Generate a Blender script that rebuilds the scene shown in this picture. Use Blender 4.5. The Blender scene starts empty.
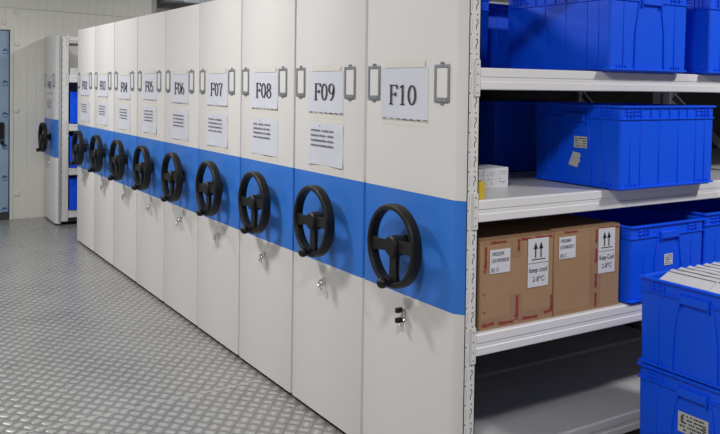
import bpy, math, random
from mathutils import Vector, Matrix
random.seed(7)
PI = math.pi
sc = bpy.context.scene
C = sc.collection

# ------------------------------------------------------------------ materials
def mat(name, col, rough=.5, metal=0., spec=.5, noise=0., nscale=30., bump=0., bscale=200., coat=0., alpha=1.):
    m = bpy.data.materials.new(name); m.use_nodes = True
    nt = m.node_tree; b = nt.nodes['Principled BSDF']
    b.inputs['Base Color'].default_value = (*col, 1); b.inputs['Roughness'].default_value = rough
    b.inputs['Metallic'].default_value = metal; b.inputs['Specular IOR Level'].default_value = spec
    b.inputs['Coat Weight'].default_value = coat
    b.inputs['Alpha'].default_value = alpha
    tc = nt.nodes.new('ShaderNodeTexCoord')
    if noise:
        n = nt.nodes.new('ShaderNodeTexNoise'); n.inputs['Scale'].default_value = nscale; n.inputs['Detail'].default_value = 4
        r = nt.nodes.new('ShaderNodeMapRange'); r.inputs['To Min'].default_value = 1-noise; r.inputs['To Max'].default_value = 1+noise
        mx = nt.nodes.new('ShaderNodeVectorMath'); mx.operation = 'SCALE'; mx.inputs[0].default_value = col
        nt.links.new(tc.outputs['Object'], n.inputs['Vector']); nt.links.new(n.outputs['Fac'], r.inputs['Value'])
        nt.links.new(r.outputs['Result'], mx.inputs['Scale']); nt.links.new(mx.outputs['Vector'], b.inputs['Base Color'])
    if bump:
        n = nt.nodes.new('ShaderNodeTexNoise'); n.inputs['Scale'].default_value = bscale
        bp = nt.nodes.new('ShaderNodeBump'); bp.inputs['Strength'].default_value = bump; bp.inputs['Distance'].default_value = .001
        nt.links.new(tc.outputs['Object'], n.inputs['Vector']); nt.links.new(n.outputs['Fac'], bp.inputs['Height'])
        nt.links.new(bp.outputs['Normal'], b.inputs['Normal'])
    return m

M = dict(
    panel=mat('panel_paint', (.665, .648, .635), .42, noise=.02, nscale=3, bump=.12, bscale=420),
    post=mat('post_paint', (.66, .65, .64), .4, noise=.02),
    blue=mat('band_blue_paint', (.028, .17, .62), .4, noise=.02, nscale=4, bump=.1, bscale=420),
    deck=mat('shelf_deck_paint', (.50, .50, .51), .36, noise=.08, nscale=6),
    beam=mat('beam_paint', (.70, .69, .70), .38, noise=.02),
    hole=mat('hole_dark', (.02, .02, .02), .8),
    slit=mat('slit_grey', (.30, .29, .28), .6),
    black=mat('black_plastic', (.0045, .0045, .005), .48, spec=.35, bump=.3, bscale=900),
    dark=mat('dark_rubber', (.015, .015, .016), .7),
    steel=mat('grey_steel', (.27, .29, .31), .36, .5),
    chrome=mat('chrome', (.75, .75, .75), .18, 1.),
    brass=mat('brass', (.55, .40, .15), .35, .9),
    paper=mat('paper', (.58, .59, .66), .6, spec=.3, noise=.02, nscale=14, bump=.25, bscale=25),
    ink=mat('ink', (.02, .02, .025), .6),
    inkgrey=mat('ink_grey', (.10, .10, .12), .6),
    tape=mat('beige_tape', (.645, .62, .575), .45, noise=.06, nscale=30, bump=.3, bscale=60),
    bin=mat('blue_plastic', (.001, .088, .84), .42, spec=.35, noise=.03, nscale=5, bump=.06, bscale=80),
    label=mat('bin_label', (.50, .50, .48), .5, noise=.08, nscale=40),
    card=mat('cardboard', (.34, .205, .11), .75, noise=.06, nscale=22, bump=.35, bscale=120),
    cardtape=mat('clear_tape', (.32, .19, .10), .3, spec=.55, noise=.03),
    red=mat('red_print', (.30, .008, .015), .5),
    white=mat('white_card', (.62, .62, .65), .5, noise=.02),
    packet=mat('white_packet', (.60, .595, .585), .55, noise=.08, nscale=18, bump=.4, bscale=30),
    yellow=mat('yellow_card', (.55, .38, .02), .5, noise=.03),
    shadesheet=mat('shade_sheet_dark', (.05, .052, .055), .6),  # near-black tone standing in for the shade deep in the racks
    returngrey=mat('return_paint', (.36, .40, .43), .45),
    shadeline=mat('packet_shade_line', (.16, .16, .17), .6),  # grey for the shading lines between packets
    bracegrey=mat('brace_shade_grey', (.16, .165, .17), .5),  # grey darkened to stand in for the shade inside the rack
    trim=mat('trim_white', (.58, .58, .55), .45),
    film=mat('blue_film', (.24, .34, .45), .22, noise=.12, nscale=4, bump=.8, bscale=7),
    filmlogo=mat('film_logo', (.02, .07, .26), .4),
    rubbergap=mat('door_base', (.03, .03, .03), .6),
    acgrey=mat('duct_paint', (.62, .68, .72), .4),
    lamp=mat('lamp_housing', (.7, .7, .7), .5),
    ceil=mat('ceiling_paint', (.30, .30, .30), .8, noise=.02),
)

def wall_material():
    m = mat('wall_panel_paint', (.60, .595, .555), .5, noise=.03, nscale=2.5)
    nt = m.node_tree; b = nt.nodes['Principled BSDF']
    return m
M['wall'] = wall_material()
M['wallshade'] = mat('wall_shade_tone', (.33, .335, .32), .6, noise=.03, nscale=3)  # wall tone darkened: recess shade and weaker room bounce put into the colour

def floor_material():
    m = bpy.data.materials.new('checker_plate'); m.use_nodes = True
    nt = m.node_tree; N = nt.nodes; L = nt.links; b = N['Principled BSDF']
    tc = N.new('ShaderNodeTexCoord'); sp = N.new('ShaderNodeSeparateXYZ'); L.new(tc.outputs['Object'], sp.inputs[0])
    def mth(op, a, bb=None, c=None):
        n = N.new('ShaderNodeMath'); n.operation = op
        for i, v in enumerate((a, bb, c)):
            if v is None: continue
            if isinstance(v, (int, float)): n.inputs[i].default_value = v
            else: L.new(v, n.inputs[i])
        return n.outputs[0]
    p = mth('DIVIDE', mth('ADD', sp.outputs[0], .150), .0725)
    q = mth('DIVIDE', mth('SUBTRACT', sp.outputs[1], 1.247), .092)
    U = mth('ADD', p, q); V = mth('SUBTRACT', p, q)
    iu = mth('ROUND', U); iv = mth('ROUND', V)
    fu = mth('SUBTRACT', U, iu); fv = mth('SUBTRACT', V, iv)
    par = mth('MODULO', mth('ABSOLUTE', mth('ADD', iu, iv)), 2.0)      # 0 or 1
    par = mth('GREATER_THAN', par, .5)
    ipar = mth('SUBTRACT', 1.0, par)
    a = mth('ADD', mth('MULTIPLY', fu, ipar), mth('MULTIPLY', fv, par))  # along the tread
    c = mth('ADD', mth('MULTIPLY', fv, ipar), mth('MULTIPLY', fu, par))  # across it
    # lens-shaped tread: |c| < w*(1-(a/.5)^2)
    a2 = mth('POWER', mth('ABSOLUTE', mth('DIVIDE', a, .50)), 3.0)
    h = mth('SUBTRACT', mth('MULTIPLY', mth('SUBTRACT', 1.0, a2), .30), mth('ABSOLUTE', c))
    h = mth('MINIMUM', mth('MAXIMUM', mth('MULTIPLY', h, 6.0), 0.0), 1.0)
    n1 = N.new('ShaderNodeTexNoise'); n1.inputs['Scale'].default_value = 2.2; n1.inputs['Detail'].default_value = 5
    L.new(tc.outputs['Object'], n1.inputs['Vector'])
    n2 = N.new('ShaderNodeTexNoise'); n2.inputs['Scale'].default_value = 60; n2.inputs['Detail'].default_value = 3
    L.new(tc.outputs['Object'], n2.inputs['Vector'])
    # joint line between plates, running along X
    wob = mth('MULTIPLY', mth('SUBTRACT', n1.outputs['Fac'], .5), .02)
    dy = mth('ABSOLUTE', mth('SUBTRACT', mth('SUBTRACT', sp.outputs[1], 1.575), mth('ADD', wob, mth('MULTIPLY', sp.outputs[0], .05))))
    edge = mth('MAXIMUM', mth('ABSOLUTE', fu), mth('ABSOLUTE', fv))
    lat = mth('GREATER_THAN', edge, .445)
    seam = mth('LESS_THAN', dy, .006)
    base = N.new('ShaderNodeMix'); base.data_type = 'RGBA'
    base.inputs['A'].default_value = (.33, .327, .315, 1); base.inputs['B'].default_value = (.50, .495, .48, 1)
    L.new(h, base.inputs['Factor'])
    s = N.new('ShaderNodeVectorMath'); s.operation = 'SCALE'; L.new(base.outputs['Result'], s.inputs[0])
    fac = mth('ADD', mth('MULTIPLY', n1.outputs['Fac'], .35), .84)
    fac = mth('MULTIPLY', fac, mth('SUBTRACT', 1.0, mth('MULTIPLY', lat, .36)))
    fac = mth('MULTIPLY', fac, mth('ADD', mth('MULTIPLY', n2.outputs['Fac'], .18), .91))
    L.new(fac, s.inputs['Scale'])
    mx = N.new('ShaderNodeMix'); mx.data_type = 'RGBA'; L.new(s.outputs['Vector'], mx.inputs['A']); mx.inputs['B'].default_value = (.55, .54, .52, 1)
    L.new(mth('MULTIPLY', seam, .8), mx.inputs['Factor'])
    L.new(mx.outputs['Result'], b.inputs['Base Color'])
    b.inputs['Metallic'].default_value = .45
    L.new(mth('ADD', mth('MULTIPLY', n1.outputs['Fac'], .18), .19), b.inputs['Roughness'])
    bp = N.new('ShaderNodeBump'); bp.inputs['Strength'].default_value = .75; bp.inputs['Distance'].default_value = .0022
    L.new(mth('ADD', h, mth('MULTIPLY', n2.outputs['Fac'], .12)), bp.inputs['Height']); L.new(bp.outputs['Normal'], b.inputs['Normal'])
    return m
M['floor'] = floor_material()

# ------------------------------------------------------------------ mesh helper
class MB:
    def __init__(s): s.v = []; s.f = []; s.m = []
    def add(s, vs, fs, m=0):
        o = len(s.v); s.v += [tuple(v) for v in vs]; s.f += [tuple(i+o for i in f) for f in fs]; s.m += [m]*len(fs); return s
    def box(s, x0, x1, y0, y1, z0, z1, m=0):
        vs = [(x, y, z) for z in (z0, z1) for y in (y0, y1) for x in (x0, x1)]
        return s.add(vs, [(0, 2, 3, 1), (4, 5, 7, 6), (0, 1, 5, 4), (2, 6, 7, 3), (0, 4, 6, 2), (1, 3, 7, 5)], m)
    def obox(s, mtx, sx, sy, sz, m=0):
        vs = [mtx @ Vector((x*sx/2, y*sy/2, z*sz/2)) for z in (-1, 1) for y in (-1, 1) for x in (-1, 1)]
        return s.add(vs, [(0, 2, 3, 1), (4, 5, 7, 6), (0, 1, 5, 4), (2, 6, 7, 3), (0, 4, 6, 2), (1, 3, 7, 5)], m)
    def prism(s, poly, lo, hi, axis='z', m=0):
        n = len(poly)
        def P(a, b, c): return {'z': (a, b, c), 'x': (c, a, b), 'y': (a, c, b)}[axis]
        vs = [P(a, b, lo) for a, b in poly] + [P(a, b, hi) for a, b in poly]
        fs = [tuple(range(n))[::-1], tuple(range(n, 2*n))] + [(i, (i+1) % n, n+(i+1) % n, n+i) for i in range(n)]
        return s.add(vs, fs, m)
    def loft(s, rings, m=0, cap0=True, cap1=True, close=False):
        n = len(rings[0]); vs = [p for r in rings for p in r]; fs = []
        R = len(rings)
        for k in range(R if close else R-1):
            k2 = (k+1) % R
            for i in range(n): fs.append((k*n+i, k*n+(i+1) % n, k2*n+(i+1) % n, k2*n+i))
        if not close:
            if cap0: fs.append(tuple(range(n))[::-1])
            if cap1: fs.append(tuple((R-1)*n+i for i in range(n)))
        return s.add(vs, fs, m)
    def tube(s, pts, r, n=10, m=0, close=False):
        pts = [Vector(p) for p in pts]; rings = []; N = len(pts); up = None
        rr = r if isinstance(r, (list, tuple)) else [r]*N
        for i, p in enumerate(pts):
            if close: t = pts[(i+1) % N]-pts[i-1]
            else: t = pts[min(i+1, N-1)]-pts[max(i-1, 0)]
            t.normalize()
            if up is None: up = Vector((0, 0, 1)) if abs(t.z) < .9 else Vector((1, 0, 0))
            a = up.cross(t).normalized(); b = t.cross(a).normalized(); up = b
            rings.append([p+(a*math.cos(2*PI*k/n)+b*math.sin(2*PI*k/n))*rr[i] for k in range(n)])
        return s.loft(rings, m, close=close)
    def disc(s, c, axis, r, d0, d1, n=24, m=0, r2=None):     # cylinder / cone along an axis
        r2 = r if r2 is None else r2; rings = []
        for d, q in ((d0, r), (d1, r2)):
            ring = []
            for k in range(n):
                u, v = q*math.cos(2*PI*k/n), q*math.sin(2*PI*k/n)
                ring.append({'x': (c[0]+d, c[1]+u, c[2]+v), 'y': (c[0]+u, c[1]+d, c[2]+v), 'z': (c[0]+u, c[1]+v, c[2]+d)}[axis])
            rings.append(ring)
        return s.loft(rings, m)
    def sphere(s, c, r, n=16, m=0, sx=1):
        rings = []
        for i in range(1, n):
            a = PI*i/n
            rings.append([(c[0]+sx*r*math.cos(a), c[1]+r*math.sin(a)*math.cos(2*PI*k/n), c[2]+r*math.sin(a)*math.sin(2*PI*k/n)) for k in range(n)])
        return s.loft(rings, m)
    def build(s, name, mats, parent=None, loc=(0, 0, 0), rot=(0, 0, 0), bevel=0, seg=2, smooth=True, ang=35):
        me = bpy.data.meshes.new(name); me.from_pydata(s.v, [], s.f)
        if not isinstance(mats, (list, tuple)): mats = [mats]
        for x in mats: me.materials.append(M[x])
        for p, k in zip(me.polygons, s.m): p.material_index = k; p.use_smooth = smooth
        import bmesh
        bm = bmesh.new(); bm.from_mesh(me); bmesh.ops.recalc_face_normals(bm, faces=bm.faces); bm.to_mesh(me); bm.free()
        if smooth: me.set_sharp_from_angle(angle=math.radians(ang))
        o = bpy.data.objects.new(name, me); C.objects.link(o); o.location = loc; o.rotation_euler = rot
        if parent: o.parent = parent
        if bevel:
            b = o.modifiers.new('bevel', 'BEVEL'); b.width = bevel; b.segments = seg; b.limit_method = 'ANGLE'
        return o

def tag(o, label=None, cat=None, group=None, kind=None):
    for k, v in (('label', label), ('category', cat), ('group', group), ('kind', kind)):
        if v: o[k] = v
    return o
def thing(name, label, cat, loc=(0, 0, 0), rz=0, group=None):
    o = bpy.data.objects.new(name, None); C.objects.link(o); o.location = loc; o.rotation_euler = (0, 0, rz)
    o.empty_display_size = .1
    return tag(o, label, cat, group)
def dup(root, loc, label, group=None, skip=()):
    r = root.copy(); C.objects.link(r); r.location = loc; r['label'] = label
    if group: r['group'] = group
    for ch in list(root.children):
        if ch.name.split('.')[0] in skip: continue
        c = ch.copy(); C.objects.link(c); c.parent = r
        for g in ch.children:
            d = g.copy(); C.objects.link(d); d.parent = c
    return r

# ------------------------------------------------------------------ lettering (calligraphic strokes, drawn in a plane)
def stroke2d(pts, thick, thin, out):
    n = len(pts)
    L = []; R = []
    for i, (x, y) in enumerate(pts):
        x0, y0 = pts[max(i-1, 0)]; x1, y1 = pts[min(i+1, n-1)]
        dx, dy = x1-x0, y1-y0; l = math.hypot(dx, dy) or 1; dx /= l; dy /= l
        w = (thin+(thick-thin)*abs(dy)**1.5)/2
        L.append((x-dy*w, y+dx*w)); R.append((x+dy*w, y-dx*w))
    for i in range(n-1): out.append([L[i], L[i+1], R[i+1], R[i]])
def arc(cx, cy, rx, ry, a0, a1, n=14):
    return [(cx+rx*math.cos(math.radians(a0+(a1-a0)*i/n)), cy+ry*math.sin(math.radians(a0+(a1-a0)*i/n))) for i in range(n+1)]
GL = {
    'F': [[(.12, .0), (.12, 1)], [(0, .015), (.26, .015)], [(0, .985), (.50, .985)], [(.12, .52), (.40, .52)], [(.49, .99), (.50, .80)], [(.40, .62), (.40, .42)]],
    '0': [arc(.26, .5, .2, .47, 0, 360, 28)],
    '1': [[(.27, 0), (.27, 1)], [(.12, .015), (.42, .015)], [(.12, .86), (.27, .97)]],
    '2': [arc(.26, .74, .18, .23, 170, -20, 12)+[(.10, .06)], [(.06, .03), (.46, .03)], [(.46, .03), (.49, .16)]],
    '3': [arc(.25, .75, .17, .22, 160, -90, 12), arc(.24, .27, .20, .25, 90, -165, 14)],
    '4': [[(.33, 0), (.33, 1)], [(.33, .98), (.03, .30)], [(.03, .28), (.5, .28)], [(.2, .015), (.45, .015)]],
    '5': [[(.10, .97), (.45, .97)], [(.11, .97), (.09, .52)], arc(.25, .31, .20, .30, 130, -160, 14)],
    '6': [arc(.26, .31, .19, .29, 0, 360, 22), [(.07, .33)]+arc(.36, .45, .28, .52, 175, 85, 8)],
    '7': [[(.06, .96), (.47, .96)], [(.06, .97), (.05, .80)], [(.46, .95), (.30, .55), (.22, 0)]],
    '8': [arc(.26, .75, .16, .22, 0, 360, 20), arc(.26, .27, .20, .25, 0, 360, 22)],
    '9': [arc(.26, .69, .19, .29, 0, 360, 22), [(.45, .67)]+arc(.16, .55, .28, .52, -5, -95, 8)],
}
def serif_text(txt, height, width):
    polys = []; adv = .58; total = adv*(len(txt)-1)+.5
    k = width/total
    for i, ch in enumerate(txt):
        out = []
        for st in GL[ch]: stroke2d(st, .115, .045, out)
        for q in out: polys.append([((x+i*adv)*k, y*height) for x, y in q])
    return polys
def sans_mesh(txt, size, bold=0.):
    cu = bpy.data.curves.new('t', 'FONT'); cu.body = txt; cu.size = size; cu.offset = bold; cu.resolution_u = 3
    o = bpy.data.objects.new('t', cu); C.objects.link(o)
    bpy.context.view_layer.update()
    me = bpy.data.meshes.new_from_object(o.evaluated_get(bpy.context.evaluated_depsgraph_get()))
    vs = [tuple(v.co) for v in me.vertices]; fs = [tuple(p.vertices) for p in me.polygons]
    bpy.data.objects.remove(o); bpy.data.curves.remove(cu); bpy.data.meshes.remove(me)
    return vs, fs
def put_text(mb, txt, size, fn, bold=0., width=None, m=0):
    vs, fs = sans_mesh(txt, size, bold)
    if width and vs:
        w = max(v[0] for v in vs) - min(v[0] for v in vs); k = width/w
        vs = [(v[0]*k, v[1], v[2]) for v in vs]
    mb.add([fn(v[0], v[1]) for v in vs], fs, m)

# ------------------------------------------------------------------ rack proto
D = 0.64291
R = 1.93              # outer end of a bay
PX0, PX1 = .0247, .0766
def post(parent, x0, y0, H, holes, flip=False):
    mb = MB(); w = PX1-PX0; d = .05; t = .004
    # channel section, open to the inside of the rack
    yf = y0 if not flip else y0+d
    s = 1 if not flip else -1
    mb.box(x0, x0+w, min(yf, yf+s*t), max(yf, yf+s*t), .04, H)
    mb.box(x0, x0+t, y0, y0+d, .04, H); mb.box(x0+w-t, x0+w, y0, y0+d, .04, H)
    if holes:
        yy = yf-s*.0004
        def fl(poly, m): mb.add([(a, yy, b) for a, b in poly], [tuple(range(len(poly)))], m)
        z = 1.422-.0687*19
        while z < H-.03:
            for cx in (.0325, .0600):
                fl([(x0-PX0+cx+.0028*math.cos(k*PI/4), z+.0034*math.sin(k*PI/4)) for k in range(8)], 1)
            zc = z+.0345
            if zc+.02 < H:
                out = []; X = x0-PX0+.0585
                stroke2d([(X-.004, zc+.014), (X+.001, zc+.0185), (X+.0045, zc+.013), (X+.0040, zc+.004), (X-.002, zc-.003), (X-.0035, zc-.010), (X-.002, zc-.018)], .0034, .0030, out)
                for q in out: fl(q, 1)
                X = x0-PX0+.0375
                fl([(X-.0006, zc-.018), (X+.0006, zc-.018), (X+.0006, zc+.018), (X-.0006, zc+.018)], 2)
                fl([(X-.005, zc+.017), (X, zc+.017), (X, zc+.0185), (X-.005, zc+.0185)], 2)
                fl([(X-.005, zc-.0185), (X, zc-.0185), (X, zc-.017), (X-.005, zc-.017)], 2)
            z += .0687
    return mb.build('upright_post', ['post', 'hole', 'slit'], parent)

BP = [(.040, 0), (0.0, 0), (-.003, -.003), (-.003, -.030), (-.0005, -.0325), (-.0005, -.047), (-.003, -.0495), (-.003, -.074), (.000, -.077), (.040, -.077)]
def beam(parent, zt, back=False, k=1., xa=0, xb=1):
    mb = MB(); x0, x1 = xa+.0005, xb-.0005
    poly = [(y, z*k+zt) for y, z in BP]
    if back: poly = [(.632-y, z) for y, z in poly]
    mb.prism(poly, x0, x1, 'x')
    o = mb.build('shelf_beam', 'beam', parent)
    for xx, sx in ((x0, -1), (x1, 1)):
        b = MB()
        a0, a1 = (xx-.026, xx-.004) if sx < 0 else (xx+.004, xx+.026)
        ya, yb = (-.0055, -.0008) if not back else (.6322, .6350)
        b.box(a0, a1, ya, yb, zt-.100, zt+.028)
        if not back:
            cx = (a0+a1)/2+.0
            for dz, r, m in ((.012, .0028, 1), (-.022, .0036, 2), (-.060, .0026, 1), (-.088, .0026, 1)):
                b.disc((cx, 0, zt+dz), 'y', r, -.0062, -.0056, 10, m)
            b.add([(a0+.001, -.0058, zt-.098), (a0+.0022, -.0058, zt-.098), (a0+.0022, -.0058, zt+.026), (a0+.001, -.0058, zt+.026)], [(0, 1, 2, 3)], 3)
        b.build('beam_bracket', ['post', 'hole', 'brass', 'slit'], o)
    return o

def rack(parent, levels, H=2.0, detail=True, back=False):
    w = PX1-PX0
    bays = ((PX1, R-w), (R, 2*R-PX1-w))
    ends = (PX0, R-w, bays[1][1])
    for x0 in ends:
        post(parent, x0, 0, H-.012, detail and x0 < 2); post(parent, x0, .582, H-.012, False, True)
        # diagonal bracing between front and rear post
        for i in range(4):
            mb = MB(); za = .12+i*.46; zb = za+.44
            if i % 2: za, zb = zb, za
            xx = x0+.026
            v = Vector((0, .53, zb-za)); L = v.length
            mt = Matrix.Translation((xx, .316, (za+zb)/2)) @ Matrix.Rotation(math.atan2(v.z, v.y), 4, 'X')
            mb.obox(mt, .018, L-.02, .030); mb.build('brace', 'bracegrey', parent)
    for xa, xb in bays:
        if back:
            mb = MB(); mb.box(xa+.001, xb-.001, .604, .606, .12, H-.10); mb.build('shade_sheet', 'shadesheet', parent)  # added dark sheet: blocks light so the gaps between shelves read black
        for zt in levels+[H-.012]:
            kk = .55 if zt > 1.9 else 1.
            beam(parent, zt, False, kk, xa, xb); beam(parent, zt, True, kk, xa, xb)
            if zt > 1.9: continue
            xm = (xa+xb)/2-.035
            for a, b in ((xa+.004, xm-.0015), (xm+.0015, xb-.004)):
                mb = MB(); mb.box(a, b, .010, .622, zt, zt+.0015)
                mb.box(a, b, .042, .060, zt-.02, zt-.0002); mb.box(a, b, .57, .587, zt-.02, zt-.0002)
                mb.build('shelf_panel', 'deck', parent)
    mb = MB(); mb.box(.03, ends[2]+w, .005, .632, .030, .105); mb.build('base_carriage', 'dark', parent, bevel=.003)
    for y in (.10, .54):
        for x in (.30, 1.9, 3.5):
            mb = MB(); mb.disc((x, y, .031), 'y', .030, -.012, .012, 20); mb.build('base_wheel', 'steel', parent)

def panel_profile(wide):
    if wide: return [(0, .040), (.003, .032), (.020, .0045), (.0246, .0), (.0246, .6325), (.0246, .627), (.006, .627), (.0015, .6255), (0, .622)]
    return [(0, .006), (.002, .002), (.006, .0), (.0246, .0), (.0246, .6325), (.0246, .627), (.006, .627), (.0015, .6255), (0, .622)]
ZB0, ZB1 = .7124, 1.1125
YC, WZ = .304, .914           # handwheel centre
def front(parent, wide, keys=1, H=2.0):
    pr = panel_profile(wide)
    mb = MB(); mb.prism(pr, .020, ZB0); mb.prism(pr, ZB1, H); mb.build('end_panel', 'panel', parent, bevel=.0005)
    mb = MB(); mb.prism(pr, ZB0+.0002, ZB1-.0002); mb.build('blue_band', 'blue', parent)
    # card holders
    for (ya, yb) in ((.612, .525), (.161, .072)):
        mb = MB(); z0, z1 = 1.457, 1.592; w = .011
        y0, y1 = min(ya, yb), max(ya, yb)
        mb.box(-.005, 0.0005, y0, y0+w, z0, z1); mb.box(-.005, .0005, y1-w, y1, z0, z1)
        mb.box(-.005, .0005, y0+w, y1-w, z1-w, z1); mb.box(-.007, .0005, y0+w, y1-w, z0, z0+.016)
        ym = (y0+y1)/2
        for zz, sg in ((z1, 1), (z0, -1)):
            mb.box(-.003, .0005, ym-.012, ym+.012, min(zz, zz+sg*.010), max(zz, zz+sg*.010))
            mb.sphere((-.003, ym, zz+sg*.006), .0045, 8)
            mb.box(-.0035, .0005, y0+w-.001, y0+w+.005, zz-.003, zz+.003)
        h = mb.build('card_holder', 'steel', parent, bevel=.001)
        c = MB(); c.box(-.0018, -.0002, y0+w+.0005, y1-w-.0005, z0+.0165, z1-w-.0005); c.build('blank_card', 'panel', h)
    # hand wheel
    mb = MB(); n = 56; sec = [(-.020, .0085), (-.015, .0125), (.017, .0125), (.022, .008), (.023, 0), (.020, -.007), (.012, -.010), (-.013, -.0105), (-.0205, -.007), (-.022, 0)]
    RR = .145; xw = -.075
    rings = []
    for k in range(n):
        a = 2*PI*k/n; rings.append([(xw+s, YC+(RR+r)*math.cos(a), WZ+(RR+r)*math.sin(a)) for s, r in sec])
    mb.loft(rings, close=True)
    for ang in (-4, 176, 266):                                  # three flat tapering spokes
        a = math.radians(ang); c, s = math.cos(a), math.sin(a)
        rg = []
        for t, w, xx, th in ((.0, .042, -.070, .022), (.03, .042, -.070, .022), (.07, .043, -.072, .020), (.11, .048, -.075, .018), (.143, .068, -.077, .020)):
            cy, cz = YC+c*t, WZ+s*t
            rg.append([(xx-th/2, cy-s*w/2, cz+c*w/2), (xx-th/2, cy+s*w/2, cz-c*w/2), (xx+th/2, cy+s*w*.42, cz-c*w*.42), (xx+th/2, cy-s*w*.42, cz+c*w*.42)])
        mb.loft(rg)
    xh = -.068; mb.disc((xh, YC, WZ), 'x', .040, -.020, .024, 32); mb.disc((xh, YC, WZ), 'x', .033, -.027, -.020, 32, r2=.040)
    mb.disc((0, YC, WZ), 'x', .022, -.050, -.012, 24); mb.disc((0, YC, WZ), 'x', .036, -.016, .0005, 28, r2=.042)
    wh = mb.build('handwheel', 'black', parent, bevel=.0012, ang=40)
    a = math.radians(272)
    ky, kz = YC+(RR-.012)*math.cos(a), WZ+(RR-.010)*math.sin(a)
    kn = MB(); kn.tube([(xw-.008, ky, kz), (xw-.024, ky, kz), (xw-.034, ky, kz)], [.0135, .0110, .010], 14); kn.sphere((xw-.045, ky, kz), .0215, 18)
    kn.disc((xw-.014, ky, kz), 'x', .017, -.006, .006, 18)
    kn.build('crank_knob', 'black', wh)
    # lock with its keys
    ly, lz = .332, .632
    mb = MB(); mb.disc((0, ly, lz), 'x', .0145, -.008, .0005, 20); mb.disc((0, ly, lz), 'x', .011, -.013, -.008, 20)
    mb.disc((0, ly-.008, lz+.018), 'x', .006, -.010, .0005, 14)
    lk = mb.build('lock', 'chrome', parent)
    if keys == 2:
        for dz, dy in ((.026, .0), (-.012, .0)):
            k = MB(); k.box(-.040, -.014, ly+dy-.008, ly+dy+.008, lz+dz-.009, lz+dz+.009)
            k.box(-.014, 0, ly+dy-.004, ly+dy-.001, lz+dz-.004, lz+dz+.004, 1); k.build('key', ['black', 'chrome'], lk, bevel=.004, seg=3)
        k = MB(); k.tube([(-.012+.006*math.sin(t), ly-.010+.010*math.cos(t), lz+.010+.011*math.sin(t)) for t in [2*PI*i/18 for i in range(18)]], .0016, 6, close=True)
        k.tube([(-.016, ly-.006+.013*math.cos(t), lz-.022+.017*math.sin(t)) for t in [2*PI*i/18 for i in range(18)]], .0018, 6, close=True)
        k.box(-.016, -.013, ly-.016, ly+.0, lz-.040, lz-.012); k.build('key_ring', 'chrome', lk)
    else:
        k = MB(); k.box(-.026, -.012, ly-.002, ly+.002, lz-.011, lz+.011)
        k.tube([(-.026+.004*math.sin(t), ly-.004+.013*math.cos(t), lz-.006+.017*math.sin(t)) for t in [2*PI*i/14 for i in range(14)]], .0018, 6, close=True)
        k.box(-.024, -.021, ly-.024, ly-.008, lz-.036, lz-.004); k.box(-.020, -.018, ly+.002, ly+.016, lz-.030, lz-.006); k.build('key', 'chrome', lk)

def sheet_grid(mb, y0, y1, z0, z1, seed, lift=.004, m=0):
    rnd = random.Random(seed); nx, nz = 10, 8; ph = rnd.uniform(0, 6); vs = []
    for j in range(nz+1):
        for i in range(nx+1):
            u, v = i/nx, j/nz
            b = .0010+lift*(abs(v-.5)*2)**3*(.5+.5*math.sin(ph+u*7))*(0 if j == nz else 1)*.5+lift*max(0, (1-u)-.9)*6*(v < .5)
            vs.append((-b, y1+(y0-y1)*u, z0+(z1-z0)*v))
    fs = [(j*(nx+1)+i, j*(nx+1)+i+1, (j+1)*(nx+1)+i+1, (j+1)*(nx+1)+i) for j in range(nz) for i in range(nx)]
    mb.add(vs, fs, m)
def strip(mb, y0, y1, z0, z1, x, m=0): mb.add([(x, y1, z0), (x, y0, z0), (x, y0, z1), (x, y1, z1)], [(0, 1, 2, 3)], m)
def papers(parent, num, second=True):
    rnd = random.Random(int(num)+3)
    j = 0 if num == '10' else rnd.uniform(-.006, .010); dz = 0 if num == '10' else rnd.uniform(-.006, .006)
    y0, y1 = (.200, .513) if num == '10' else (.172+j, .486+j)
    z0, z1 = (1.385, 1.587) if num == '10' else (1.386+dz, 1.577+dz)
    mb = MB(); sheet_grid(mb, y0, y1, z0, z1, int(num), .006)
    s = mb.build('number_sheet', 'paper', parent); s['label'] = 'white paper sheet printed F' + num
    t = MB()
    hy0, hw = (.455, .180) if num == '10' else (.428+j, .182)
    zc = (1.441 if num == '10' else 1.442+dz)
    for poly in serif_text('F'+num, .076, hw): t.add([(-.0042, hy0-a, zc+b) for a, b in poly], [tuple(range(len(poly)))])
    t.build('printed_number', 'ink', s)
    t = MB()
    strip(t, y0+.02, y1-.03, z1-.004, z1+.022, -.0032)
    t.build('tape_strip', 'tape', s)
    t = MB(); t.box(-.0006, 0, y0-.004, y1-.01, z0-.026, z0+.004)
    t.build('tape_strip', 'tape', s)
    t = MB()
    for i in range(7):
        a = y1-.02-i*.045; strip(t, a-.028, a, z0-.0005, z0+.003, -.0062)
    t.build('dashed_edge_print', 'inkgrey', s)
    if second:
        a0, a1 = .166+j, .474+j; b0, b1 = 1.150+dz, 1.338+dz
        mb = MB(); sheet_grid(mb, a0, a1, b0, b1, int(num)+50, .010)
        s2 = mb.build('list_sheet', 'paper', parent); s2['label'] = 'white paper sheet with four printed lines'
        t = MB()
        for i in range(4):
            z = 1.305+dz-i*.0225
            for k in range(30):
                y = a1-.018-k*.0069
                if rnd.random() < .93: strip(t, y-.0056, y, z-.0035, z+.0035+rnd.uniform(-.001, .001), -.0048)
        t.disc((0, a1-.10, 1.326+dz), 'x', .003, -.0048, -.0038, 8)
        t.build('printed_lines', 'inkgrey', s2)
        t = MB(); t.box(-.0006, 0, a0-.006, a1+.006, b0-.026, b0-.004); t.build('tape_strip', 'tape', s2); t = MB(); t.box(-.0006, 0, a0-.008, a1+.012, b1-.002, b1+.014); t.build('tape_strip', 'tape', s2)

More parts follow.
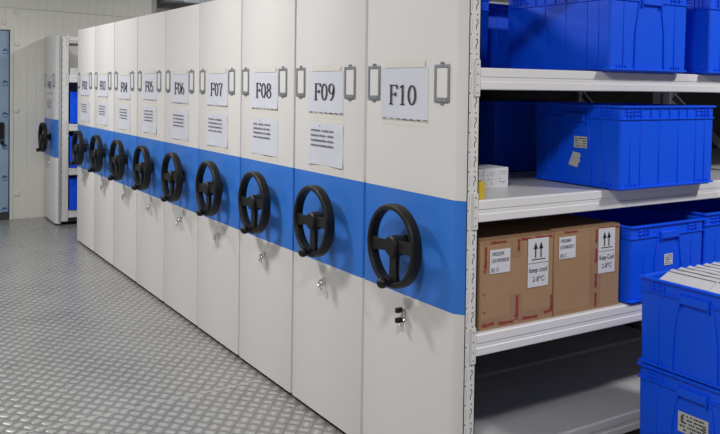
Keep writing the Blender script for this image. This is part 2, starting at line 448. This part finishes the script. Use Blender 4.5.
LV = [.1835, .6345, 1.1110, 1.5800]
def unit_label(n):
    return {10: 'white end-panel rack marked F10, nearest one, two black keys in its lock',
            1: 'white end-panel rack marked F01, standing alone across the gap by the far wall',
            2: 'white end-panel rack marked F02, farthest of the closed-up row beside the gap'}.get(n, 'white end-panel rack marked F%02d with blue band and black handwheel, in the closed-up row' % n)
GRP = 'mobile shelving racks in the row'
u10 = thing('mobile_shelving_rack', unit_label(10), 'shelving rack', (0, 0, 0), 0, GRP)
rack(u10, LV); front(u10, True, 2); papers(u10, '10', False)
proto = thing('mobile_shelving_rack', unit_label(9), 'shelving rack', (0, D, 0), 0, GRP)
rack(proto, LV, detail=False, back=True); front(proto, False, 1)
units = {10: u10, 9: proto}
for k in range(2, 9):
    units[11-1-k] = dup(proto, (0, k*D, 0), unit_label(10-k), GRP)
for n in range(2, 10): papers(units[n], '%02d' % n)
Y1 = 6.736
PX0, PX1 = .0505, .1260
u1 = thing('mobile_shelving_rack', unit_label(1), 'shelving rack', (0, Y1, 0), 0, GRP)
LV1 = [.152, .603, 1.070, 1.582]
rack(u1, LV1); mb = MB(); mb.box(.0247, .0503, .0008, .632, .014, 2.0); mb.build('side_return', 'returngrey', u1)
PX0, PX1 = .0247, .0766
front(u1, True, 1); papers(u1, '01')
units[1] = u1
# the wheels and locks sit a little off centre from one rack to the next
for n, dy in ((9, -.010), (8, -.020), (7, -.035), (6, -.042), (5, -.045), (4, -.045), (3, -.045), (2, -.030)):
    for ch in units[n].children:
        if ch.name.split('.')[0] in ('handwheel', 'lock'): ch.location.y = dy

# ------------------------------------------------------------------ turnover bins
def rr(hx, hy, r, z, n=4):
    out = []
    for cx, cy, a0 in ((hx-r, hy-r, 0), (-hx+r, hy-r, 90), (-hx+r, -hy+r, 180), (hx-r, -hy+r, 270)):
        for i in range(n+1):
            a = math.radians(a0+90*i/n); out.append((cx+r*math.cos(a), cy+r*math.sin(a), z))
    return out
def make_bin(label, L=.61, W=.490, H=.335, group=None):
    t = thing('storage_bin', label, 'plastic bin', group=group)
    hx, hy = L/2, W/2
    mb = MB()
    def rg(ins, z, r=.012): return rr(hx-ins, hy-ins, max(r-ins*.2, .008), z)
    f1 = H-.056
    rings = [rg(.020, 0), rg(.016, .006), rg(.005, .007), rg(.005, .013), rg(.013, .015), rg(.0105, f1), rg(.004, f1+.001), rg(.004, f1+.005), rg(.0105, f1+.006),
             rg(.0100, H-.010), rg(.001, H-.008), rg(0, H-.006), rg(0, H-.001), rg(.002, H), rg(.016, H), rg(.018, H-.004), rg(.020, .012)]
    mb.loft(rings)
    mb.build('body', 'bin', t, bevel=0, ang=25)
    rb = MB()
    def rib(face, p, w, z0, z1, dep=.0055, ins=.0115):
        if face in 'xX':
            s = 1 if face == 'X' else -1
            rb.box(min(s*(hx-ins), s*(hx-ins+dep)), max(s*(hx-ins), s*(hx-ins+dep)), p-w/2, p+w/2, z0, z1)
        else:
            s = 1 if face == 'Y' else -1
            rb.box(p-w/2, p+w/2, min(s*(hy-ins), s*(hy-ins+dep)), max(s*(hy-ins), s*(hy-ins+dep)), z0, z1)
    for fc in 'yY':
        for p in (-.235, -.175, -.06, .06, .175, .235):
            rib(fc, p, .005, .012, f1+.003, .006, .0145)
        for p in (-.255, -.235, -.215, -.175, -.115, -.06, 0, .06, .115, .175, .215, .235, .255):
            rib(fc, p, .004, f1+.003, H-.004, .0065)
        for s in (-1, 1):
            for zz in (f1+.018, f1+.033): rib(fc, s*.225, .090, zz, zz+.003, .007)
            for k in range(4): rib(fc, s*(.200+k*.018), .008, .013, .026, .008, .0145)
    for fc in 'xX':
        for p in (-.155, .155): rib(fc, p, .005, .012, f1+.003, .006, .0145)
        for p in (-.18, -.155, -.13, .13, .155, .18): rib(fc, p, .004, f1+.003, H-.004, .0065)
        for s in (-1, 1):
            for zz in (f1+.018, f1+.033): rib(fc, s*.165, .060, zz, zz+.003, .007)
            for k in range(4): rib(fc, s*(.140+k*.016), .007, .013, .026, .008, .0145)
            # slanted ribs that frame the middle field
            sg = 1 if fc == 'X' else -1
            a0, a1 = s*.090, s*.066
            xo = [sg*(hx-.015), sg*(hx-.0055)]; lo, hi = min(xo), max(xo)
            vs = []
            for zz, yy in ((.012, a0), (H*.45, a0*.97), (f1+.003, a1)):
                vs.append([(lo, yy-.0035, zz), (hi, yy-.0035, zz), (hi, yy+.0035, zz), (lo, yy+.0035, zz)])
            rb.loft(vs)
    rb.build('stiffening_rib', 'bin', t, bevel=.0008, seg=1)
    for s in (-1, 1):
        h = MB()
        xo = [s*(hx-.014), s*(hx+.004)]
        h.box(min(xo), max(xo), -.056, .056, H-.066, H-.036)
        h.box(min(xo), max(xo), -.060, -.056, H-.082, H-.034); h.box(min(xo), max(xo), .056, .060, H-.082, H-.034)
        h.build('handle', 'bin', t, bevel=.002)
    return t
B = {}
def binn(key, label, x0, y0, z, rz=0, proto=[None], W=.490, L=.61, hs=1.):
    if proto[0] is None: proto[0] = b = make_bin(label)
    else: b = dup(proto[0], (0, 0, 0), label, skip=('label_sticker',))
    b['group'] = 'blue storage bins'
    dx, dy = (L/2, W/2) if rz == 0 else (W/2, L/2)
    b.location = (x0+dx, y0+dy, z); b.rotation_euler = (0, 0, rz); b.scale = (1, 1, hs); B[key] = b
    return b
H90 = PI/2
SH = .0015
Z1, Z2, Z3 = LV[3]+SH, LV[2]+SH, LV[1]+SH
b = binn('top', 'blue bin on the upper shelf of the nearest rack, its handle end facing out', .675, -.056, Z1, H90)
b = binn('top_right', 'blue bin at the right frame edge on the upper shelf, cut off by the frame', 1.300, -.056, Z1, H90)
b = binn('mid', 'blue bin set sideways on the middle shelf, white stickers on its left end', .728, -.072, Z2, 0)
b = binn('low', 'blue empty bin beside the cardboard boxes, small sticker below its handle', .866, -.020, Z3, H90, hs=.95)
b = binn('low_right', 'blue bin at the right frame edge on the same shelf as the cardboard boxes', 1.3585, -.012, Z3, H90)
# second rack (F09), seen through the first
binn('f9a', 'dark blue bin deep in the next rack behind the upper shelf, nearest the post', .085, D+.012, Z1, 0)
binn('f9b', 'dark blue bin deep in the next rack right behind the handle-out upper bin', .715, D+.14, Z1, 0)
binn('f9c', 'dark blue bin in the shade behind the small white cartons', .712, D-.0, Z2, 0)
# stack standing in front
STX, STY = .684, -.690
SB = .1670
binn('stack_low', 'lower blue bin of the stack at right foreground, label below its handle', STX, STY, SB, 0, hs=.975)
binn('stack_top', 'upper blue bin of the stack at right foreground, filled with white packets', STX, STY, SB+.3270, 0, hs=.975)
# far rack
for i, z in enumerate(LV1[:3]):
    binn('far%d' % i, ['blue bin on the lowest visible shelf of the far rack F01', 'blue bin on the middle shelf of the far rack F01', 'blue bin on the third shelf up of the far rack F01'][i], .128, Y1-.02, z+SH, 0)

def sticker(binobj, x0, x1, z0, z1, face, seed, mats=('label', 'ink'), shape=None, lines=4):
    """face: world -x or -y face of the bin; coordinates in world units"""
    mb = MB(); rnd = random.Random(seed)
    bx = binobj.location
    inv = Matrix.Rotation(-binobj.rotation_euler.z, 4, 'Z')
    def P(a, z, off=0):
        if face[0] == 'x': w = Vector((face[1]-off, a, z))
        else: w = Vector((a, face[1]-off, z))
        l = inv @ (w-bx); return (l.x, l.y, l.z/binobj.scale.z)
    if shape: mb.add([P(a, z) for a, z in shape]+[P(a, z, -.001) for a, z in shape], [tuple(range(len(shape)))]+[(i, (i+1) % len(shape), len(shape)+(i+1) % len(shape), len(shape)+i) for i in range(len(shape))])
    else:
        mb.add([P(x0, z0), P(x1, z0), P(x1, z1), P(x0, z1), P(x0, z0, -.001), P(x1, z0, -.001), P(x1, z1, -.001), P(x0, z1, -.001)], [(0, 1, 2, 3), (0, 4, 5, 1), (1, 5, 6, 2), (2, 6, 7, 3), (3, 7, 4, 0)])
        for i in range(lines):
            zc = z1-(i+.8)*(z1-z0)/(lines+.6); h = (z1-z0)/(lines*5)
            a = x0+.08*(x1-x0)
            while a < x1-.15*(x1-x0):
                w = rnd.uniform(.03, .12)*(x1-x0)
                if rnd.random() < .75: mb.add([P(a, zc-h, .0006), P(a+w*.8, zc-h, .0006), P(a+w*.8, zc+h, .0006), P(a, zc+h, .0006)], [(0, 1, 2, 3)], 1)
                a += w
    return mb.build('label_sticker', list(mats), binobj)
fx = ('x', .728+.0085)
s = sticker(B['mid'], .108, .178, 1.269, 1.316, fx, 3)
s = sticker(B['mid'], 0, 0, 0, 0, fx, 4, shape=[(.208, 1.196), (.182, 1.252), (.146, 1.248), (.139, 1.238), (.148, 1.225), (.141, 1.215), (.152, 1.204), (.158, 1.187)])
sl = sticker(B['low'], 1.085, 1.140, .775, .822, ('y', -.020+.0085), 6, mats=('white', 'inkgrey'), lines=5)
sl = sticker(B['stack_low'], -.507, -.385, .300, .372, ('x', STX+.0085), 8, lines=5)
P0 = B['stack_low'].location
for (yy, zz, r) in ((-.402, .352, .006), (-.492, .338, .006)):
    mb = MB()
    for a in (0, 1, 2): mb.box(STX+.0075-P0.x, STX+.0082-P0.x, yy-r-P0.y, yy+r-P0.y, zz-.011+a*.008-P0.z, zz-.006+a*.008-P0.z)
    mb.build('sticker_print', 'ink', B['stack_low'])

# dolly below the stack
t = thing('bin_dolly', 'low grey wheeled dolly under the foreground bin stack, below the frame edge', 'dolly', (STX+.305, STY+.245, 0))
mb = MB()
for y in (-.19, .16): mb.box(-.29, .29, y, y+.03, .1335, .1660)
for x in (-.29, .26): mb.box(x, x+.03, -.16, .16, .1335, .1660)
mb.build('frame', 'steel', t, bevel=.002)
for x in (-.24, .24):
    for y in (-.165, .165):
        mb = MB(); mb.disc((x, y, .0405), 'y', .040, -.014, .014, 24); mb.box(x-.02, x+.02, y-.020, y-.016, .04, .1340, 1); mb.box(x-.02, x+.02, y+.016, y+.020, .04, .1340, 1); mb.build('caster', ['dark', 'steel'], t)

# packets in the upper bin: two rows of slanting flat packets
zf = SB+.3270+.012
def packet_proto(L_):
    mb = MB(); n = 8
    ring = []
    for i in range(n+1):
        y = -L_/2+L_*i/n
        wv = .0012*math.sin(i*1.7)
        ring.append([(-.070, y, -.006+wv), (.070, y, -.006+wv), (.070, y, .004+wv), (.050, y, .006), (-.050, y, .006), (-.070, y, .004+wv)])
    mb.loft(ring)
    for a, b in ((.0706, .0696), (.052, .046)): mb.box(b, a, -L_/2+.002, L_/2-.002, -.004 if a > .06 else .0055, .0066 if a < .06 else .0035, 1)  # edge strips: shading between neighbouring packets drawn in grey
    return mb.build('paper_packet', ['packet', 'shadeline'])
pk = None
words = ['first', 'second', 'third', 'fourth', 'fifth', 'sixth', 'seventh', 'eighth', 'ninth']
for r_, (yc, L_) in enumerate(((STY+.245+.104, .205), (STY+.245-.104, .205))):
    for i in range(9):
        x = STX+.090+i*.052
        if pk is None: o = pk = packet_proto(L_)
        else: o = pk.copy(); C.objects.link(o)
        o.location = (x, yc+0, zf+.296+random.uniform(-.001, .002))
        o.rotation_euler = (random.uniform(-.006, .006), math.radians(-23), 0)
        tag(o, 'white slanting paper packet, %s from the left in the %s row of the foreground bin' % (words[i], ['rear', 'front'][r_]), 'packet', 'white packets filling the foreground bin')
# lower layer that carries the packets (folded paper bundles)
for r_, yc in enumerate((STY+.245+.104, STY+.245-.104)):
    for i in range(2):
        mb = MB(); mb.box(-.125, .125, -.098, .098, 0, .256)
        o = mb.build('paper_bundle', 'packet', loc=(STX+.176+i*.262, yc, zf+.001), bevel=.006)
        tag(o, 'white paper bundle at the bottom of the packet-filled bin, %s %s corner' % (['rear', 'front'][r_], ['left', 'right'][i]), 'paper bundle', 'paper bundles under the packets')

# ------------------------------------------------------------------ cardboard boxes
def carton(label, x0, x1, y0, dep, z0, h, idx):
    t = thing('cardboard_box', label, 'box', ((x0+x1)/2, y0+dep/2, z0)); W = x1-x0; hw, hd = W/2, dep/2
    mb = MB(); mb.box(-hw, hw, -hd, hd, 0, h-.0035); mb.build('carton', 'card', t, bevel=.004)
    fl = MB(); g = .0015; fl.box(-hw+.001, hw-.001, -hd+.001, -g, h-.0035, h); fl.box(-hw+.001, hw-.001, g, hd-.001, h-.0035, h); fl.build('top_flap', 'card', t, bevel=.001)
    F = -hd-.0008
    def seal(*a):
        q = MB(); fq(q, *a); q.build('sealing_tape', 'cardtape', t)
    def fq(m, a0, a1, b0, b1, off=0, mi=0): m.add([(a0, F-off, b0), (a1, F-off, b0), (a1, F-off, b1), (a0, F-off, b1)], [(0, 1, 2, 3)], mi)
    xm = .0 if idx == 1 else .045
    if idx == 1:
        seal(-.035, .022, .0, .115); seal(-.03, .02, h-.075, h-.004); seal(-hw+.002, hw-.002, 0, .042, .0002); seal(-hw+.002, hw-.002, h-.016, h-.003, .0002)
    else:
        seal(xm-.030, xm+.030, .002, h-.003); seal(-hw+.002, hw-.002, h-.014, h-.003, .0002); seal(-hw+.002, hw-.002, 0, .018, .0002)
    tp = MB(); tp.add([(-hw+.002, -hd, h+.0008), (hw-.002, -hd, h+.0008), (hw-.002, -hd+.05, h+.0008), (-hw+.002, -hd+.05, h+.0008)], [(0, 1, 2, 3)])
    tp.build('sealing_tape', 'cardtape', t)
    def tx(x, z, rot, size, width):
        rd = MB()
        c, s_ = math.cos(rot), math.sin(rot)
        put_text(rd, 'Ubiotronic', size, lambda a, b: (x+a*c-b*s_, F-.0012, z+a*s_+b*c), .0005, width)
        rd.build('tape_print', 'red', t)
    if idx == 1:
        tx(.003, .018, H90, .026, .092); tx(-hw+.085, .010, 0, .020, .075); tx(.022, .012, 0, .020, .080); tx(hw-.045, .02, .15, .018, .04)
        tx(-hw+.045, h-.016, 0, .014, .075); tx(.012, h-.016, 0, .014, .055); tx(hw-.095, h-.016, 0, .014, .085)
        tx(-hw+.028, h-.11, H90, .020, .085); tx(-hw+.008, .010, .1, .020, .06); tx(.006, h-.055, H90, .018, .045); tx(hw-.004, .03, H90, .016, .06)
    else:
        for zz in (.008, .085, .185, .262): tx(xm+.006, zz, H90, .020, .056)
        tx(-hw+.05, h-.014, 0, .012, .07); tx(.06, h-.014, 0, .012, .09); tx(hw-.06, h-.015, 0, .013, .055)
    # white address label
    if idx == 1:
        a0, a1, b0, b1 = .153-(x0+x1)/2, .251-(x0+x1)/2, .838-z0, .925-z0
        lines = ['19032295', '120190290078', '(K) 13']; c0, c1, d0, d1 = .339-(x0+x1)/2, .445-(x0+x1)/2, .765-z0, .948-z0
        t2 = ('keep cool', '2-8\u2103')
    else:
        a0, a1, b0, b1 = .500-(x0+x1)/2, .590-(x0+x1)/2, .855-z0, .940-z0
        lines = ['19031804', '(17)180632517', '(K) 2']; c0, c1, d0, d1 = .718-(x0+x1)/2, .815-(x0+x1)/2, .775-z0, .955-z0
        t2 = ('Keep Cool', '2-8\u2103')
    l = MB(); fq(l, a0, a1, b0, b1, .0015)
    for k, (s_, zf_, wf) in enumerate(zip(lines, (.74, .46, .08), (.6, .84, .36))):
        put_text(l, s_, .019, lambda a, b: (a0+.006+a, F-.0022, b0+(b1-b0)*zf_+b), .0003, (a1-a0)*wf, 1)
    l.build('shipping_label', ['white', 'inkgrey'], t)['label'] = 'white printed shipping label'
    l = MB(); dm = d0+(d1-d0)*.49
    fq(l, c0, c1, d0, dm-.001, .0015); fq(l, c0, c1, dm+.001, d1, .0015)
    w = c1-c0
    for cx in (c0+w*.36, c0+w*.62):
        fq(l, cx-.0030, cx+.0030, dm+.020, d1-.034, .0023, 1)
        l.add([(cx-.011, F-.0023, d1-.040), (cx+.011, F-.0023, d1-.040), (cx, F-.0023, d1-.014)], [(0, 1, 2)], 1)
    fq(l, c0+w*.18, c1-w*.16, dm+.012, dm+.0155, .0023, 1)
    put_text(l, t2[0], .027, lambda a, b: (c0+.006+a, F-.0023, dm-.034+b), .0002, w*.86, 1)
    put_text(l, t2[1], .027, lambda a, b: (c0+w*.22+a, F-.0023, d0+.020+b), .0, w*.58, 1)
    l.build('keep_cool_label', ['white', 'ink'], t)['label'] = 'white label with two up arrows above cooling instructions'
    # scuffs: the half-moon marks along the left edge
    if idx == 1:
        sf = MB()
        for zz in (h*.65, h*.40, h*.20, h*.09):
            out = []; stroke2d([(-hw+.012, zz+.004), (-hw+.020, zz-.006), (-hw+.026, zz+.002)], .002, .002, out)
            for q in out: sf.add([(a, F-.0003, b) for a, b in q], [(0, 1, 2, 3)])
        sf.build('staple_mark', 'dark', t)
    return t
carton('brown cardboard box beside the post, keep cool label and two arrows at its right', .112, .472, .022, .36, Z3, .327, 1)
carton('brown cardboard box between the other box and the blue empty bin', .478, .846, .022, .36, Z3, .331, 2)

# small cartons
def small_box(label, x0, x1, y0, y1, z0, h, material, seed, prints=True):
    rnd = random.Random(seed)
    t = thing('small_carton', label, 'small box', ((x0+x1)/2, (y0+y1)/2, z0)); w, d = (x1-x0)/2, (y1-y0)/2
    mb = MB(); mb.box(-w, w, -d, d, 0, h-.001); mb.build('carton', material, t, bevel=.0008)
    l = MB(); l.box(-w+.0006, w-.0006, -d+.0006, d-.003, h-.001, h); l.build('lid', material, t)
    if prints:
        p = MB()
        for i, zf_ in enumerate((.78, .66, .42, .26, .18)):
            a = -w*.6
            while a < w*.5:
                k = rnd.uniform(.002, .008)
                if rnd.random() < .6: p.add([(a, -d-.0005, h*zf_), (min(a+k, w*.8), -d-.0005, h*zf_), (min(a+k, w*.8), -d-.0005, h*zf_+.0024), (a, -d-.0005, h*zf_+.0024)], [(0, 1, 2, 3)])
                a += k+.001
        p.build('printed_text', 'inkgrey', t)
    return t
yb0 = .255
small_box('small white carton in the shade, closest to the post of its row', .270, .3175, yb0, yb0+.13, Z2, .076, 'white', 1)['group'] = 'white cartons by the post'
small_box('small white carton in the middle of the row by the post', .3185, .3840, yb0-.001, yb0+.13, Z2, .0775, 'white', 2)['group'] = 'white cartons by the post'
small_box('small white carton at the right end of the row by the post', .385, .447, yb0+.001, yb0+.13, Z2, .079, 'white', 3)['group'] = 'white cartons by the post'
small_box('small yellow carton against the post on the middle shelf front', .0800, .124, .020, .10, Z2, .062, 'yellow', 4, False)
t = small_box('small white carton with a blue spot on the upper shelf of far rack F01', .135, .30, Y1+.02, Y1+.20, LV1[3]+SH, .075, 'white', 5)
mb = MB(); mb.disc((.03, -.0905, .035), 'y', .012, -.0008, 0, 14); mb.build('blue_spot', 'bin', t)

# ------------------------------------------------------------------ the room
YW = 7.392
def struct(o): o['kind'] = 'structure'; return o
mb = MB(); mb.box(-3.2, 5.2, -5.2, 10.2, -.05, 0); struct(mb.build('floor', 'floor', smooth=False))
# back wall: vertical ribs folded into the sheet
def ribbed(name, x0, x1, y, z0, z1, material, pitch=.0905):
    pts = []; x = x0
    while x < x1:
        pts += [(x, y), (min(x+pitch-.012, x1), y), (min(x+pitch-.008, x1), y+.0028), (min(x+pitch-.004, x1), y+.0028)]; x += pitch
    pts += [(x1, y)]
    pts += [(x1, y+.09), (x0, y+.09)]
    q = []
    for p in pts:
        if not q or (abs(p[0]-q[-1][0])+abs(p[1]-q[-1][1])) > 1e-6: q.append(p)
    mb = MB(); mb.prism(q, z0, z1); return struct(mb.build(name, material, smooth=False))
XD = -.338
ribbed('wall_back', XD+.0, 1.20, YW, 0, 3.2, 'wall')
w = ribbed('wall_back', -3.2, XD, YW, 2.095, 3.2, 'wall')
ribbed('wall_back', -3.2, XD-1.25, YW, 0, 2.095, 'wall')
mb = MB(); mb.box(1.20, 1.26, YW+.0, 7.75, 0, 3.2); struct(mb.build('wall_recess_side', 'wallshade'))
ribbed('wall_recess', 1.20, 5.2, 7.75, 0, 3.2, 'wallshade')
mb = MB(); mb.box(5.2, 5.3, -5.2, 10.2, 0, 3.2); struct(mb.build('wall_right', 'wallshade'))
mb = MB(); mb.box(-3.3, -3.2, -5.2, 10.2, 0, 3.2); struct(mb.build('wall_left', 'wallshade'))
mb = MB(); mb.box(-3.2, 5.2, -5.3, -5.2, 0, 3.2); struct(mb.build('wall_front', 'wallshade'))
mb = MB(); mb.box(-3.2, 5.2, -5.2, 10.2, 3.2, 3.25); struct(mb.build('ceiling', 'ceil'))
# joint cover running across the wall, slightly sloping
mb = MB(); mb.obox(Matrix.Translation((-.4, YW-.006, 2.316)) @ Matrix.Rotation(.022, 4, 'Y'), 3.15, .012, .016); struct(mb.build('trim_1', 'trim', bevel=.002))
# door
mb = MB(); mb.box(XD-.012, XD+.022, YW-.012, YW+.06, 0, 2.095); mb.box(XD-1.25, XD-.012, YW-.012, YW+.06, 2.067, 2.095)
mb.box(XD-1.262, XD-1.238, YW-.012, YW+.06, 0, 2.095); struct(mb.build('trim_2', 'trim', bevel=.002))
mb = MB(); mb.box(XD-.017, XD-.012, YW-.008, YW+.05, .0, 2.067); struct(mb.build('trim_3', 'rubbergap'))
dr = MB(); dr.box(XD-1.235, XD-.018, YW+.02, YW+.06, .075, 2.06); door = struct(dr.build('door_1', 'film', bevel=.002))
mb = MB()
for col in range(6):
    for row in range(6):
        cx = -.392-col*.19; cz = 1.845-row*.346-(.17 if col % 2 else 0)
        y = YW+.0190
        mb.add([(cx-.036, y, cz-.016), (cx-.010, y, cz+.026), (cx+.002, y, cz+.012), (cx+.010, y, cz+.018), (cx+.036, y, cz-.016), (cx+.0, y, cz-.002)], [(0, 5, 2, 1), (5, 4, 3, 2)])
        for k in range(4): mb.add([(cx-.026+k*.014, y, cz-.040), (cx-.016+k*.014, y, cz-.040), (cx-.016+k*.014, y, cz-.028), (cx-.026+k*.014, y, cz-.028)], [(0, 1, 2, 3)])
mb.build('film_print', 'filmlogo', door)
mb = MB(); mb.box(-.500, -.408, YW-.015, YW+.0195, .880, 1.062); mb.disc((-.425, YW-.02, .842), 'y', .020, -.02, .035, 18); mb.build('door_handle', 'black', door, bevel=.004)
mb = MB(); mb.box(XD-1.235, XD-.018, YW+.0, YW+.055, .004, .070); struct(mb.build('trim_4', 'rubbergap'))
for i, (x, z) in enumerate(((-.29, 2.265), (-.41, 2.145), (-.279, 1.917), (-.277, 1.190), (-.273, .273))):
    mb = MB(); mb.disc((x, YW-.010, z), 'y', .020, 0, .010, 24, r2=.031); mb.disc((x, YW-.012, z), 'y', .012, 0, .003, 16)
    o = mb.build('wall_cap', 'trim')
    tag(o, ['round white plastic cap above the door frame corner, just under the long joint strip', 'round white plastic cap right over the door opening', 'round white plastic cap beside the top of the door',
            'round white plastic cap beside the door at handwheel height', 'round white plastic cap low on the wall near the floor'][i], 'wall cap', 'round caps on the far wall')
# air unit hanging on the darker wall, above the racks
t = thing('air_unit', 'pale grey boxy unit hanging above the racks at the top frame edge', 'air conditioner', (1.70, 7.404, 2.50))
mb = MB(); mb.box(-.30, .62, 0, .34, .012, .40); mb.build('housing', 'acgrey', t, bevel=.012)
mb = MB(); mb.box(-.10, .62, -.012, 0, .0, .36); mb.build('front_cover', 'acgrey', t, bevel=.004)
mb = MB()
for k in range(9): mb.box(-.04+k*.07, -.034+k*.07, -.016, -.012, .02, .34)
mb.build('grille_seam', 'steel', t)
mb = MB(); mb.box(-.2, -.17, .1, .13, .40, .70); mb.box(.5, .53, .1, .13, .40, .70); mb.build('hanger', 'steel', t)

# ------------------------------------------------------------------ lamps
def lamp(x, y, power, sx=.3, sy=1.2, z=2.70, col=(1, .985, .972), label=''):
    t = thing('ceiling_lamp', label, 'ceiling lamp', (x, y, z), 0, 'ceiling lamps')
    mb = MB(); mb.box(-sx/2-.02, sx/2+.02, -sy/2-.02, sy/2+.02, .01, .07); mb.build('housing', 'lamp', t, bevel=.004)
    mb = MB(); mb.tube([(0, -sy/3, .07), (0, -sy/3, 3.2-z)], .006); mb.build('hanger', 'steel', t); mb = MB(); mb.tube([(0, sy/3, .07), (0, sy/3, 3.2-z)], .006); mb.build('hanger', 'steel', t)
    ld = bpy.data.lights.new('lamp_light', 'AREA'); ld.shape = 'RECTANGLE'; ld.size = sx; ld.size_y = sy; ld.energy = power; ld.color = col
    lo = bpy.data.objects.new('lamp_light', ld); C.objects.link(lo); lo.location = (x, y, z)
lamp(-1.35, -1.3, 54, .35, .35, label='ceiling lamp over the aisle beside the nearest rack')
lamp(-1.35, 1.7, 46, .35, .35, label='ceiling lamp over the middle of the aisle')
lamp(-1.6, 4.8, 82, .5, .5, 3.05, label='ceiling lamp over the aisle near the far wall')
lamp(2.0, -1.8, 78, .35, .35, 3.05, label='ceiling lamp in front of the open rack face')
lamp(1.95, 4.8, 80, .5, .5, 3.05, label='ceiling lamp over the racks near the far wall')
wd = bpy.data.worlds.new('world'); sc.world = wd; wd.use_nodes = True
wd.node_tree.nodes['Background'].inputs[0].default_value = (.6, .62, .65, 1); wd.node_tree.nodes['Background'].inputs[1].default_value = .03

# ------------------------------------------------------------------ camera
yaw, pt, ro = .5743, -.02259, .01387
f = Vector((math.sin(yaw)*math.cos(pt), math.cos(yaw)*math.cos(pt), math.sin(pt)))
r = Vector((math.cos(yaw), -math.sin(yaw), 0)); u = r.cross(f)
r2 = r*math.cos(ro)+u*math.sin(ro); u2 = -r*math.sin(ro)+u*math.cos(ro)
cd = bpy.data.cameras.new('camera'); cam = bpy.data.objects.new('camera', cd); C.objects.link(cam)
mt = Matrix((r2, u2, -f)).transposed().to_4x4(); mt.translation = (-1.76936, -2.19789, 1.5107); cam.matrix_world = mt
cd.sensor_fit = 'HORIZONTAL'; cd.sensor_width = 36; cd.lens = 810.02*36/720
cd.shift_x = -18.499/720; cd.shift_y = -112.489/720
cd.clip_start = .05; cd.clip_end = 60
sc.camera = cam
sc.view_settings.view_transform = 'Standard'; sc.view_settings.look = 'None'; sc.view_settings.gamma = 1
sc.view_settings.exposure = 0.08
sc.view_settings.use_curve_mapping = False
